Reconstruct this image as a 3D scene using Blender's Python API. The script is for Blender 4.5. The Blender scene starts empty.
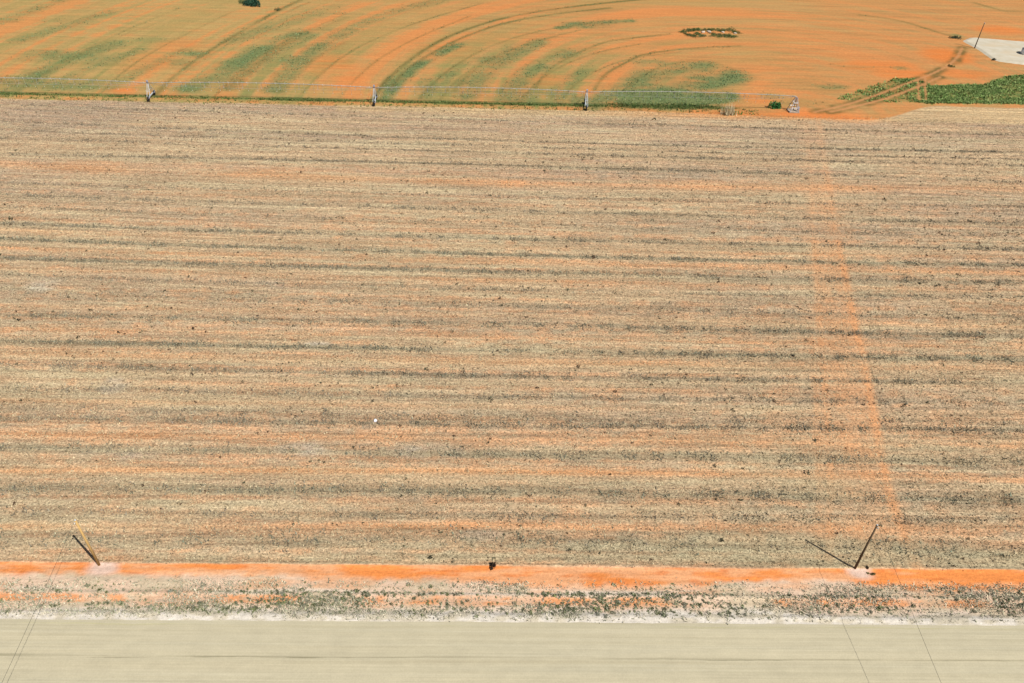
import bpy, bmesh, math
import numpy as np
from mathutils import Vector, Matrix

rng = np.random.default_rng(7)
scene = bpy.context.scene
COL = scene.collection

# ------------------------------------------------------------------ camera
H = 79.5
FPX = 780.0
PITCH, YAW, ROLL = math.radians(39.5), math.radians(1.57), math.radians(1.8)
fwd = np.array([math.sin(YAW) * math.cos(PITCH), math.cos(YAW) * math.cos(PITCH), -math.sin(PITCH)])
r0 = np.array([math.cos(YAW), -math.sin(YAW), 0.0])
u0 = np.cross(r0, fwd)
rt = math.cos(ROLL) * r0 + math.sin(ROLL) * u0
up = math.cos(ROLL) * u0 - math.sin(ROLL) * r0
cam_d = bpy.data.cameras.new('camera')
cam = bpy.data.objects.new('camera', cam_d)
COL.objects.link(cam)
cam.matrix_world = Matrix(((rt[0], up[0], -fwd[0], 0), (rt[1], up[1], -fwd[1], 0),
                           (rt[2], up[2], -fwd[2], H), (0, 0, 0, 1)))
cam_d.sensor_width = 36.0
cam_d.lens = FPX / 1024 * 36.0
cam_d.clip_start = 0.5
cam_d.clip_end = 9000
scene.camera = cam


def survey(px, py):
    """ground position (metres) of a mark read off the aerial photo"""
    d = fwd + rt * (px - 512) / FPX - up * (py - 341.5) / FPX
    t = -H / d[2]
    return np.array([d[0] * t, d[1] * t])


def spoly(pts):
    return np.array([survey(*p) for p in pts])


# ------------------------------------------------------------------ light
SUN = Vector((4.72, -4.12, 8.5)).normalized()
el = math.asin(SUN.z)
w = bpy.data.worlds.new('World')
scene.world = w
w.use_nodes = True
nt = w.node_tree
sky = nt.nodes.new('ShaderNodeTexSky')
sky.sky_type = 'NISHITA'
sky.sun_disc = False
sky.sun_elevation = el
sky.sun_rotation = math.atan2(SUN.x, SUN.y)
bg = nt.nodes['Background']
bg.inputs['Strength'].default_value = 0.05
nt.links.new(sky.outputs[0], bg.inputs['Color'])
ld = bpy.data.lights.new('sun', 'SUN')
ld.energy = 5.0
ld.angle = math.radians(0.53)
ld.color = (1.0, 0.965, 0.91)
lo = bpy.data.objects.new('sun', ld)
COL.objects.link(lo)
lo.rotation_euler = SUN.to_track_quat('Z', 'Y').to_euler()
lo.location = (60, -40, 150)
scene.view_settings.view_transform = 'Standard'
scene.view_settings.look = 'None'
scene.view_settings.gamma = 1.0
scene.view_settings.exposure = 0.46

# ------------------------------------------------------------------ helpers
GAIN = 1.85


def lin(c):
    c = np.asarray(c, float) / 255.0
    return np.where(c <= 0.04045, c / 12.92, ((c + 0.055) / 1.055) ** 2.4)


def alb(r, g, b):
    """albedo that shows about this sRGB value in full sun"""
    return lin((r, g, b)) / GAIN


def hash2(i, j, seed):
    n = (i.astype(np.int64) * 374761393 + j.astype(np.int64) * 668265263 + seed * 1442695041) & 0x7fffffff
    n = ((n ^ (n >> 13)) * 1274126177) & 0x7fffffff
    n = (n ^ (n >> 16)) & 0xffffff
    return n / float(0xffffff)


def vnoise(x, y, seed=0):
    i, j = np.floor(x), np.floor(y)
    fx, fy = x - i, y - j
    fx = fx * fx * (3 - 2 * fx)
    fy = fy * fy * (3 - 2 * fy)
    a, b = hash2(i, j, seed), hash2(i + 1, j, seed)
    c, d = hash2(i, j + 1, seed), hash2(i + 1, j + 1, seed)
    return (a * (1 - fx) + b * fx) * (1 - fy) + (c * (1 - fx) + d * fx) * fy


def fbm(x, y, seed=0, octv=4):
    t, amp, tot = 0.0, 1.0, 0.0
    for k in range(octv):
        t = t + amp * vnoise(x * 2 ** k + 17.3 * k, y * 2 ** k - 9.1 * k, seed + k)
        tot += amp
        amp *= 0.55
    return t / tot


def sstep(a, b, x):
    t = np.clip((x - a) / (b - a), 0, 1)
    return t * t * (3 - 2 * t)


def dist_poly(X, Y, P):
    """distance to a polyline"""
    D = np.full(X.shape, 1e9)
    lo_, hi_ = P.min(0) - 14, P.max(0) + 14
    near = (X > lo_[0]) & (X < hi_[0]) & (Y > lo_[1]) & (Y < hi_[1])
    x, y = X[near], Y[near]
    d = np.full(x.shape, 1e9)
    for a, b in zip(P[:-1], P[1:]):
        ab = b - a
        L = max(ab @ ab, 1e-9)
        t = np.clip(((x - a[0]) * ab[0] + (y - a[1]) * ab[1]) / L, 0, 1)
        d = np.minimum(d, np.hypot(x - a[0] - t * ab[0], y - a[1] - t * ab[1]))
    D[near] = d
    return D


def rounded(P, times=2):
    """corner cutting, so that a surveyed line bends smoothly"""
    for _ in range(times):
        Q = np.empty((2 * (len(P) - 1), 2))
        Q[0::2] = .75 * P[:-1] + .25 * P[1:]
        Q[1::2] = .25 * P[:-1] + .75 * P[1:]
        P = np.vstack([P[:1], Q, P[-1:]])
    return P


def sd_polygon(X, Y, P):
    """signed distance, positive inside"""
    D = dist_poly(X, Y, np.vstack([P, P[:1]]))
    ins = np.zeros(X.shape, bool)
    for a, b in zip(P, np.roll(P, -1, 0)):
        c = ((a[1] > Y) != (b[1] > Y))
        with np.errstate(divide='ignore', invalid='ignore'):
            xx = (b[0] - a[0]) * (Y - a[1]) / (b[1] - a[1]) + a[0]
        ins ^= c & (X < xx)
    return np.where(ins, D, -D)


def tag(o, label=None, cat=None, group=None, kind=None):
    if label: o['label'] = label
    if cat: o['category'] = cat
    if group: o['group'] = group
    if kind: o['kind'] = kind
    return o


def empty(name, loc, rz=0.0):
    o = bpy.data.objects.new(name, None)
    COL.objects.link(o)
    o.location = loc
    o.rotation_euler = (0, 0, rz)
    o.empty_display_size = 0.3
    return o


def np_mesh(name, V, Fc, n, colors=None, smooth=False):
    """V (k,3), Fc (m,n) index array"""
    me = bpy.data.meshes.new(name)
    me.vertices.add(len(V))
    me.vertices.foreach_set('co', np.ascontiguousarray(V, np.float32).ravel())
    m = len(Fc)
    me.loops.add(m * n)
    me.loops.foreach_set('vertex_index', np.ascontiguousarray(Fc, np.int32).ravel())
    me.polygons.add(m)
    me.polygons.foreach_set('loop_start', np.arange(0, m * n, n, dtype=np.int32))
    me.polygons.foreach_set('loop_total', np.full(m, n, np.int32))
    if smooth:
        me.polygons.foreach_set('use_smooth', np.ones(m, bool))
    me.update(calc_edges=True)
    if colors is not None:
        a = me.attributes.new('tint', 'FLOAT_COLOR', 'POINT')
        a.data.foreach_set('color', np.ascontiguousarray(np.c_[colors, np.ones(len(V))], np.float32).ravel())
    return me


def link(name, me, mat, parent=None):
    o = bpy.data.objects.new(name, me)
    COL.objects.link(o)
    if mat: me.materials.append(mat)
    if parent: o.parent = parent
    return o


class MB:
    """collects solid shapes into one mesh"""
    def __init__(self): self.bm = bmesh.new()

    def tube(self, a, b, ra, rb=None, n=8, caps=True):
        rb = ra if rb is None else rb
        a, b = Vector(a), Vector(b)
        d = (b - a).normalized()
        s = d.orthogonal().normalized()
        t = d.cross(s)
        A, B = [], []
        for k in range(n):
            q = s * math.cos(2 * math.pi * k / n) + t * math.sin(2 * math.pi * k / n)
            A.append(self.bm.verts.new(a + q * ra))
            B.append(self.bm.verts.new(b + q * rb))
        for k in range(n):
            f = self.bm.faces.new((A[k], A[(k + 1) % n], B[(k + 1) % n], B[k]))
            f.smooth = n > 6
        if caps:
            self.bm.faces.new(A[::-1]); self.bm.faces.new(B)
        return self

    def path(self, pts, r, n=8):
        pts = [Vector(p) for p in pts]
        rings = []
        ref = Vector((0, 0, 1))
        for i, p in enumerate(pts):
            d = (pts[min(i + 1, len(pts) - 1)] - pts[max(i - 1, 0)]).normalized()
            s = d.cross(ref)
            if s.length < 1e-3: s = d.cross(Vector((0, 1, 0)))
            s.normalize()
            t = s.cross(d)
            rings.append([self.bm.verts.new(p + (s * math.cos(2 * math.pi * k / n) + t * math.sin(2 * math.pi * k / n)) * r) for k in range(n)])
        for A, B in zip(rings[:-1], rings[1:]):
            for k in range(n):
                f = self.bm.faces.new((A[k], A[(k + 1) % n], B[(k + 1) % n], B[k]))
                f.smooth = True
        self.bm.faces.new(rings[0][::-1]); self.bm.faces.new(rings[-1])
        return self

    def box(self, c, s, bevel=0.0, rz=0.0):
        g = bmesh.ops.create_cube(self.bm, size=1.0, matrix=Matrix.Translation(c) @ Matrix.Rotation(rz, 4, 'Z') @ Matrix.Diagonal((*s, 1)))
        if bevel:
            es = list({e for v in g['verts'] for e in v.link_edges})
            bmesh.ops.bevel(self.bm, geom=es, offset=bevel, segments=2, affect='EDGES')
        return self

    def build(self, name, mat, parent=None):
        bmesh.ops.recalc_face_normals(self.bm, faces=self.bm.faces)
        me = bpy.data.meshes.new(name)
        self.bm.to_mesh(me)
        self.bm.free()
        return link(name, me, mat, parent)


# ------------------------------------------------------------------ materials
def new_mat(name):
    m = bpy.data.materials.new(name)
    m.use_nodes = True
    t = m.node_tree
    b = t.nodes['Principled BSDF']
    b.inputs['Specular IOR Level'].default_value = 0.15
    b.inputs['Roughness'].default_value = 0.9
    return m, t, b


def N(t, kind, **kw):
    n = t.nodes.new(kind)
    for k, v in kw.items():
        if k in n.inputs.keys(): n.inputs[k].default_value = v
        else: setattr(n, k, v)
    return n


def noise(t, vec, scale, detail=3.0, rough=0.6, sx=1.0, sy=1.0):
    mp = N(t, 'ShaderNodeMapping')
    mp.inputs['Scale'].default_value = (sx * scale, sy * scale, scale)
    t.links.new(vec, mp.inputs['Vector'])
    n = N(t, 'ShaderNodeTexNoise')
    n.inputs['Scale'].default_value = 1.0
    n.inputs['Detail'].default_value = detail
    n.inputs['Roughness'].default_value = rough
    t.links.new(mp.outputs[0], n.inputs['Vector'])
    return n.outputs['Fac']


def remap(t, sock, a, b, c, d):
    n = N(t, 'ShaderNodeMapRange')
    for k, v in zip(('From Min', 'From Max', 'To Min', 'To Max'), (a, b, c, d)): n.inputs[k].default_value = v
    t.links.new(sock, n.inputs['Value'])
    return n.outputs['Result']


def math_(t, op, a, b):
    n = N(t, 'ShaderNodeMath', operation=op)
    for s, v in zip(n.inputs, (a, b)):
        if isinstance(v, (int, float)): s.default_value = v
        else: t.links.new(v, s)
    return n.outputs[0]


def mixc(t, fac, a, b, blend='MIX'):
    n = N(t, 'ShaderNodeMix', data_type='RGBA', blend_type=blend)
    for s, v in ((n.inputs[0], fac), (n.inputs[6], a), (n.inputs[7], b)):
        if hasattr(v, 'is_linked'): t.links.new(v, s)
        elif isinstance(v, (int, float)): s.default_value = v
        else: s.default_value = (*v[:3], 1)
    return n.outputs[2]


def grey(t, sock):
    n = N(t, 'ShaderNodeCombineColor')
    for k in range(3): t.links.new(sock, n.inputs[k])
    return n.outputs[0]


def flat_mat(name, c1, c2, scale=8.0, rough=0.8, metal=0.0, sx=1, sy=1):
    m, t, b = new_mat(name)
    tc = N(t, 'ShaderNodeTexCoord')
    f = noise(t, tc.outputs['Object'], scale, 4, 0.65, sx, sy)
    col = mixc(t, remap(t, f, 0.35, 0.65, 0, 1), c1, c2)
    t.links.new(col, b.inputs['Base Color'])
    b.inputs['Roughness'].default_value = rough
    b.inputs['Metallic'].default_value = metal
    return m


def tint_mat(name, trans=0.0):
    m, t, b = new_mat(name)
    a = N(t, 'ShaderNodeAttribute', attribute_name='tint')
    tc = N(t, 'ShaderNodeTexCoord')
    v = remap(t, noise(t, tc.outputs['Object'], 14.0, 2), 0.3, 0.7, 0.75, 1.25)
    t.links.new(mixc(t, 1.0, a.outputs['Color'], grey(t, v), 'MULTIPLY'), b.inputs['Base Color'])
    return m


M_STRAW = tint_mat('straw')
M_LEAF = tint_mat('leaf')
M_GALV = flat_mat('galvanised_steel', (.40, .43, .45), (.55, .58, .60), 3, .42, .25)
M_PIPE = flat_mat('weathered_pipe', (.22, .22, .20), (.34, .33, .30), 1.5, .7, .1)
M_TRUSS = flat_mat('dull_truss_steel', (.20, .20, .19), (.30, .30, .28), 3, .7, .1)
M_TYRE = flat_mat('tyre_rubber', (.012, .012, .012), (.03, .027, .024), 6, .85)
M_RUST = flat_mat('dusty_rim', (.35, .30, .25), (.5, .45, .4), 6, .7)
M_HOSE = flat_mat('pale_hose', (.50, .50, .46), (.66, .66, .62), 6, .6)
M_CONC = flat_mat('concrete', (.26, .19, .14), (.36, .29, .22), 2, .9)
M_WOOD_D = flat_mat('dark_creosoted_wood', (.055, .036, .02), (.13, .085, .05), 5, .85, 0, 4, .4)
M_WOOD_P = flat_mat('weathered_pale_wood', (.33, .20, .07), (.46, .30, .12), 5, .85, 0, 4, .4)
M_CERAM = flat_mat('insulator_glaze', (.55, .5, .42), (.7, .66, .58), 6, .3)
M_WIRE = flat_mat('dark_wire', (.045, .045, .04), (.08, .08, .07), 3, .5, .4)
M_WHITE = flat_mat('white_paint', (.74, .74, .72), (.82, .82, .80), 2, .5)
M_STONE = flat_mat('pale_stone', (.34, .27, .20), (.48, .40, .31), 3, .9)
M_WSTONE = flat_mat('whitish_stone', (.55, .55, .60), (.68, .68, .74), 3, .8)
M_BOX = flat_mat('grey_box_paint', (.24, .23, .27), (.34, .33, .37), 3, .5)
M_TWIG = flat_mat('dry_twig', (.10, .07, .045), (.17, .12, .08), 9, .9)

# ------------------------------------------------------------------ field rows
# crop-row lines followed across the field: where each crosses three north-south transects
ROWS = [  # left, middle, right, strength, half width, grey-green share
    (105, 121, 133, .4, .45, .3), (121, 141, 151, .75, .45, .3), (130, 147, 158, .35, .35, .3), (138, 153, 164, .5, .5, .3), (154, 165.5, 179.5, .65, .55, .4),
    (183, 197, 206, .35, .5, .4), (195, 211, 222, .6, .6, .4), (207, 224, 235, .25, .5, .4), (223.5, 239, 248, .75, .5, .5),
    (239, 255, 264, .9, .5, .7), (258, 272, 281.5, 1.0, .65, .6), (275, 290, 297, .4, .5, .4), (292, 306, 316, .5, .7, .5),
    (315, 325, 334.6, .9, .6, .6), (341, 351, 358.5, 1.0, .5, .7), (365, 376, 382, .8, .5, .5), (388, 397, 402, .6, .5, .4),
    (408, 417, 422, .45, .7, .4), (418, 425, 430, .9, .5, .5), (448, 454, 461, .8, .7, .6), (489, 492, 499, 1.0, .7, .7),
    (512, 516, 520, .5, .5, .4), (541, 541, 550, .75, 1.1, .8)]
BANDS = [(165, 183, 188, .75, 1.6), (248, 262, 272, .55, .8), (268, 281, 290, .4, .8), (305, 316, 325, .3, .8), (329, 337, 346, .5, .8),
         (353, 362, 368, .45, .8), (435, 439, 445, .6, .8), (470, 472, 478, .85, .6), (526, 527, 527, .7, .6), (230, 247, 256, .35, .7),
         (400, 407, 412, .3, .6), (380, 388, 394, .3, .6)]
TX = (8, 515, 950)


def row_coef(yl, yc, yr):
    P = np.array([survey(x, y) for x, y in zip(TX, (yl, yc, yr))])
    return np.polyfit(P[:, 0], P[:, 1], 2), P[1, 1]


ROWC = [(*row_coef(*r[:3]), r[3], r[4], r[5]) for r in ROWS]
BANDC = [(*row_coef(*r[:3]), r[3], r[4]) for r in BANDS]
_ord = sorted(ROWC, key=lambda r: r[1])


def row_y(coef, X):
    Xc = np.clip(X, -150, 150)
    return np.polyval(coef, Xc)


def row_v(X, Y):
    """row coordinate: the depth at which the row through (X, Y) crosses the middle of the field"""
    ys = np.stack([row_y(r[0], X) for r in _ord])          # k, ...
    off = np.stack([row_y(r[0], X) - r[1] for r in _ord])
    out = np.zeros_like(Y)
    k = len(_ord)
    out = Y - off[0]
    for i in range(k - 1):
        m = (Y >= ys[i]) & (Y < ys[i + 1])
        t = (Y - ys[i]) / np.maximum(ys[i + 1] - ys[i], 1e-6)
        out = np.where(m, Y - (off[i] * (1 - t) + off[i + 1] * t), out)
    out = np.where(Y >= ys[-1], Y - off[-1], out)
    return out


# ------------------------------------------------------------------ marks on the ground
PIV = np.array([75.0, 190.0])
PIPE_Y = 190.3
FAR_EDGE = 188.2          # far edge of the stubble field

TRACKS = [  # wheel tracks and cut lines of the pivot circle: points, half width, strength
    ([(374, 98), (383, 84), (395, 72), (420, 52), (450, 35), (500, 18), (560, 8), (614, 2), (700, -6)], .75, .95),
    ([(390, 90), (404, 70), (430, 54), (460, 38), (505, 22), (560, 13), (610, 8)], .7, .8),
    ([(155, 95), (175, 75), (200, 57), (235, 35), (270, 15), (295, 2), (330, -12)], .9, .75),
    ([(160, 93), (184, 72), (210, 55), (245, 34), (282, 14), (310, 2)], .6, .35),
    ([(535, 88), (546, 72), (561, 61), (601, 42), (632, 38), (670, 34)], .6, .6),
    ([(594, 90), (604, 74), (627, 62), (642, 54), (682, 49), (702, 47.5), (740, 46)], .6, .7),
    ([(625, 92), (634, 80), (660, 66), (690, 60), (715, 62), (735, 70)], .7, .35),
    ([(455, 90), (470, 72), (492, 58), (520, 46), (556, 36)], .8, .4),
    ([(500, 92), (512, 74), (535, 60), (570, 48)], .7, .3),
    ([(228, 88), (250, 68), (275, 50), (305, 34), (345, 18)], 1.2, .4),
    ([(280, 92), (300, 72), (318, 56), (345, 42)], 1.1, .4),
    ([(20, 90), (52, 70), (85, 50), (130, 28), (180, 8)], .8, .35),
    ([(70, 60), (110, 40), (150, 25)], .7, .3),
    ([(860, 15), (900, 20), (940, 33), (962, 39)], .8, .7),
    ([(975, 3), (1000, 10), (1024, 16)], 1.0, .5),
    ([(300, 96), (318, 76), (345, 54), (385, 34), (430, 18), (480, 4)], .45, .5), ([(340, 97), (356, 78), (382, 56), (420, 36), (470, 16)], .45, .45),
    ([(420, 99), (432, 84), (456, 64), (494, 44), (540, 30), (600, 22)], .45, .5), ([(440, 100), (452, 84), (478, 64), (520, 44), (580, 30)], .4, .4),
    ([(520, 103), (532, 86), (556, 68), (596, 52), (640, 44)], .4, .5), ([(560, 104), (570, 88), (592, 72), (628, 58), (680, 52)], .4, .4),
    ([(100, 94), (122, 72), (152, 52), (190, 32), (232, 12)], .45, .45), ([(215, 96), (236, 74), (262, 54), (300, 34), (345, 14)], .45, .45),
    ([(830, 64), (850, 68), (890, 67)], .6, .4),
]
PATCHES = [  # greener patches: centre, radii (photo pixels turned to metres), strength
    (50, 56, 42, 7, .5), (20, 82, 46, 8, .55), (70, 86, 50, 6, .5), (105, 60, 26, 6, .4), (195, 54, 16, 4, .6), (180, 62, 14, 5, .45),
    (235, 66, 26, 9, .65), (226, 80, 24, 8, .5), (262, 48, 20, 5, .4), (293, 60, 16, 7, .6), (285, 74, 15, 6, .5), (312, 46, 16, 4, .45),
    (392, 84, 14, 9, .85), (430, 84, 18, 8, .5), (470, 86, 20, 11, .5), (490, 62, 18, 8, .45), (510, 52, 10, 8, .4), (585, 25, 26, 4, .8), (606, 22, 12, 3, .5),
    (640, 95, 40, 12, .9), (655, 76, 28, 7, .65), (690, 66, 24, 5, .6), (705, 78, 26, 5, 1.0), (722, 77, 12, 4, .95), (690, 97, 38, 11, 1.0), (640, 84, 24, 4, .7),
    (582, 101, 20, 7, .6), (520, 98, 22, 8, .45), (560, 95, 16, 8, .35), (610, 98, 18, 8, .45), (832, 87, 18, 3, .6), (770, 96, 14, 4, .3), (150, 40, 24, 4, .3), (345, 30, 22, 3, .35),
    (5, 20, 20, 4, .35), (60, 20, 30, 3, .25), (330, 12, 26, 3, .3), (800, 103, 30, 4, .35), (900, 68, 10, 2, .4), (957, 36, 8, 2.5, .7)]
STRONG_ORANGE = [  # bare red-orange soil
    (150, 62, 40, 12, .5), (180, 45, 30, 8, .5), (330, 65, 34, 12, .6), (345, 80, 25, 8, .5), (440, 50, 40, 10, .3), (545, 80, 26, 7, .45), (120, 90, 16, 3, .7),
    (760, 100, 24, 6, .6), (880, 66, 50, 7, .45), (946, 55, 26, 9, .9), (905, 74, 40, 5, .6), (965, 74, 34, 5, .5), (1000, 30, 30, 5, .6), (810, 115, 60, 4, .9), (740, 115, 90, 3.5, .6), (510, 184, 18, 5, .6), (475, 182, 20, 5, .35), (690, 185, 45, 6, .4), (840, 225, 10, 30, .25),
    (90, 164, 40, 5, .4), (280, 172, 50, 5, .35), (455, 524, 40, 5, .5), (855, 120, 30, 4, .8)]
PALE = [(115, 385, 16, 10, .6), (317, 345, 16, 4, .6), (370, 425, 10, 6, .3), (42, 285, 20, 8, .35), (430, 452, 40, 8, .4), (300, 450, 30, 8, .45), (110, 455, 50, 6, .3), (270, 285, 20, 5, .3), (480, 535, 30, 7, .3)]
WEDGE = spoly([(838, 99), (862, 89), (896, 79), (918, 78), (930, 86), (985, 84.5), (1003, 76), (1100, 70), (1100, 104), (1024, 104), (930, 103), (905, 102.5), (872, 102)])
PAD = spoly([(962, 41), (970, 37.5), (1024, 42), (1070, 47), (1070, 66), (1024, 65), (1000, 62), (992, 60), (978, 50)])
RUTS = [([(815, 112), (850, 104), (880, 94), (908, 83), (935, 73), (956, 61), (962, 48)], .55),
        ([(830, 112), (862, 105), (892, 97), (917, 87), (940, 77)], .55),
        ([(918, 79), (919, 100)], .4), ([(925, 78), (926, 100)], .4)]
VTRACKS = [([(806, 120), (810, 160), (815, 250), (820, 330), (827, 410), (831, 480), (829, 560)], .38, .7),
           ([(818, 120), (826, 170), (835, 224), (852, 313), (869, 391), (885, 480), (905, 545), (915, 566)], .5, .95),
           ([(814, 118), (821, 170), (829, 224), (844, 313), (859, 391), (874, 480), (890, 545), (897, 566)], .35, .6),
           ([(812, 125), (822, 224), (838, 313), (848, 391), (860, 480), (872, 562)], 2.0, .5),
           ([(812, 330), (817, 410), (820, 480), (818, 560)], .35, .45)]


GBANDS = [  # bands of thin green crop that follow the circle: points, half width, strength
    ([(5, 92), (40, 72), (80, 56), (115, 44)], 4.5, .6), ([(45, 88), (95, 66), (140, 50)], 3, .4), ([(110, 88), (150, 66), (185, 50)], 3, .35),
    ([(190, 88), (225, 70), (262, 50), (300, 34)], 5, .7), ([(230, 88), (250, 70), (280, 50), (312, 36)], 3, .5), ([(275, 90), (292, 68), (320, 44), (350, 30)], 4, .6),
    ([(384, 99), (398, 82), (425, 60), (460, 44)], 2.6, .8), ([(425, 96), (440, 80), (465, 64)], 3, .45), ([(466, 98), (480, 76), (505, 58), (540, 42)], 4, .55),
    ([(505, 100), (518, 82), (540, 66), (570, 54)], 4, .5), ([(555, 102), (566, 84), (588, 66)], 3, .4), ([(596, 104), (622, 86), (660, 74), (705, 66)], 5, .65), ([(630, 103), (680, 90), (735, 76)], 6, .95),
    ([(660, 104), (700, 101), (726, 97)], 5, 1.0), ([(640, 62), (690, 66), (718, 76)], 3.5, .6), ([(20, 40), (60, 28), (110, 12)], 4, .35), ([(340, 32), (400, 10), (440, 0)], 4, .35), ([(0, 22), (40, 8), (60, 0)], 4, .35), ([(235, 40), (280, 24), (330, 8)], 5, .35), ([(560, 28), (590, 23), (630, 21)], 2.5, .8)]


def ell(X, Y, e):
    c = survey(e[0], e[1])
    rx = abs(survey(e[0] + e[2], e[1])[0] - survey(e[0] - e[2], e[1])[0]) / 2
    ry = abs(survey(e[0], e[1] - e[3])[1] - survey(e[0], e[1] + e[3])[1]) / 2
    d = np.hypot((X - c[0]) / rx, (Y - c[1]) / ry)
    return e[4] * (1 - sstep(.35, 1.25, d))


def fields(X, Y):
    """all layout masks at ground positions"""
    o = {}
    wx = (fbm(X * .05, Y * .05, 91, 3) - .5)
    v = row_v(X, Y)
    o['v'] = v
    far_edge = FAR_EDGE + 1.0 * (fbm(X * .12, Y * 0 + 3, 5, 3) - .5) - 2.2 * sstep(40, 75, X) + 9.5 * sstep(92, 116, X)
    o['far'] = sstep(-.4, .4, Y - far_edge)
    # row structure
    dark = np.zeros_like(X); gg = np.zeros_like(X)
    for k, (cf, yc, st, hw, g_) in enumerate(ROWC):
        yy = row_y(cf, X) + .35 * (fbm(X * .11, X * 0 + k, 33, 3) - .5)
        mod = 1.9 * fbm(X * .035 + 31 * k, X * 0 + .5, 40 + k, 3) - .12
        d = np.exp(-((Y - yy) / hw) ** 2) * st * np.clip(mod, .2, 1.1)
        dark = np.maximum(dark, d)
        gg = np.where(d >= dark - 1e-9, g_, gg)
    band = np.zeros_like(X)
    for k, (cf, yc, st, hw) in enumerate(BANDC):
        yy = row_y(cf, X) + .5 * (fbm(X * .07, X * 0 + k, 53, 3) - .5)
        mod = 1.5 * fbm(X * .03 + 17 * k, X * 0 + .5, 60 + k, 3) - .15
        band = np.maximum(band, np.exp(-((Y - yy) / hw) ** 2) * st * np.clip(mod, 0, 1.1))
    o['dark'] = dark * (1 - o['far']); o['gg'] = gg; o['band'] = band * (1 - o['far'])
    so = np.zeros_like(X)
    for e in STRONG_ORANGE: so = np.maximum(so, ell(X, Y + 0, e))
    vt = np.zeros_like(X)
    for P, hw, st in VTRACKS:
        D = dist_poly(X, Y, spoly(P))
        vt = np.maximum(vt, st * (1 - sstep(hw * .6, hw * 2.4, D)))
    o['vt'] = vt
    so = np.maximum(so * np.clip(.1 + 1.5 * fbm(X * .10, Y * .6, 71, 5), 0, 1.1), vt * np.clip(2.0 * fbm(X * .5, Y * .3, 72, 4) - .25, 0, 1) * (.4 + .6 * sstep(165, 115, Y)))
    o['orange'] = np.clip(so, 0, 1)
    gr = np.zeros_like(X)
    for e in PATCHES: gr = np.maximum(gr, ell(X, Y, e))
    for P, hw, st in GBANDS:
        D = dist_poly(X, Y, rounded(spoly(P)))
        gr = np.maximum(gr, st * (1 - sstep(.2, 1.2, D / hw)))
    gr = gr * np.clip(2.2 * fbm(X * .10, Y * .22, 81, 4) - .1, 0, 1.2)
    tr = np.zeros_like(X)
    for P, hw, st in TRACKS:
        D = dist_poly(X, Y, rounded(spoly(P)))
        tr = np.maximum(tr, st * np.exp(-(D / hw) ** 2) * np.clip(1.7 * fbm(X * .09, Y * .09, 83, 3) - .05, .2, 1.1))
    o['green'] = np.clip(gr, 0, 1); o['track'] = tr
    pa = np.zeros_like(X)
    for e in PALE: pa = np.maximum(pa, ell(X, Y, e))
    o['pale'] = pa * np.clip(2 * fbm(X * .25, Y * .5, 85, 3) - .3, 0, 1)
    sdw = sd_polygon(X, Y, WEDGE) + 1.6 * (fbm(X * .3, Y * .3, 87, 3) - .5)
    o['wedge'] = sstep(-.3, .5, sdw)
    o['pad'] = sstep(-.25, .35, sd_polygon(X, Y, PAD) + .7 * (fbm(X * .4, Y * .4, 88, 3) - .5))
    ru = np.zeros_like(X)
    for P, hw in RUTS:
        D = dist_poly(X, Y, rounded(spoly(P)))
        ru = np.maximum(ru, 1 - sstep(hw * .5, hw * 1.1, D))
    o['rut'] = ru
    Db = np.minimum(dist_poly(X, Y, spoly(RUTS[0][0])), dist_poly(X, Y, spoly(RUTS[1][0])))
    o['rutband'] = (1 - sstep(.8, 2.4, Db)) * np.clip(2.2 * fbm(X * .3, Y * .3, 84, 3) - .4, 0, 1)
    # strip of weeds under the pipe
    pst = np.exp(-((Y - 191.4) / .9) ** 2) * sstep(64, 58, X)
    o['strip'] = pst * np.clip(.25 + 1.4 * fbm(X * .06, Y * 0 + 2, 86, 3) - .2, .12, 1) * np.where(X < 10, 1.0, .9)
    return o


WARP = 0.0


def verge(X, Y):
    """zones between the field edge and the road, nearest last"""
    n1 = fbm(X * .10, Y * 0 + 1, 11, 4) - .5
    n2 = fbm(X * .25, Y * .25, 12, 4) - .5
    n3 = fbm(X * .045, Y * 0 + 7, 13, 3) - .5
    e_top = 54.45 + .25 * n1                                   # field / orange
    e_bot = 52.95 - .9 * sstep(-25, 5, X) - .6 * sstep(45, 62, X) + .9 * sstep(20, 30, X) * sstep(47, 38, X) + .9 * n1 + .5 * n2
    orange = sstep(-.12, .12, e_top - Y) * sstep(-.55, .55, Y - e_bot + 1.1 * (fbm(X * .9, Y * 1.4, 15, 3) - .5))
    o2 = sstep(-.2, .2, 50.35 + .3 * n1 - Y) * sstep(-.25, .25, Y - 49.35 - .5 * n2)
    gap = fbm(X * .075 + 3, X * 0, 14, 3)
    o2 = o2 * sstep(.36, .46, gap + .55 * n2) * (.35 + .65 * sstep(.40, .55, fbm(X * .45, Y * 1.1, 16, 4)))
    z = sstep(-.12, .12, e_top - Y)
    white = sstep(49.3, 48.1, Y + 1.3 * n2 + .6 * n1)
    return z, orange, o2, white


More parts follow.
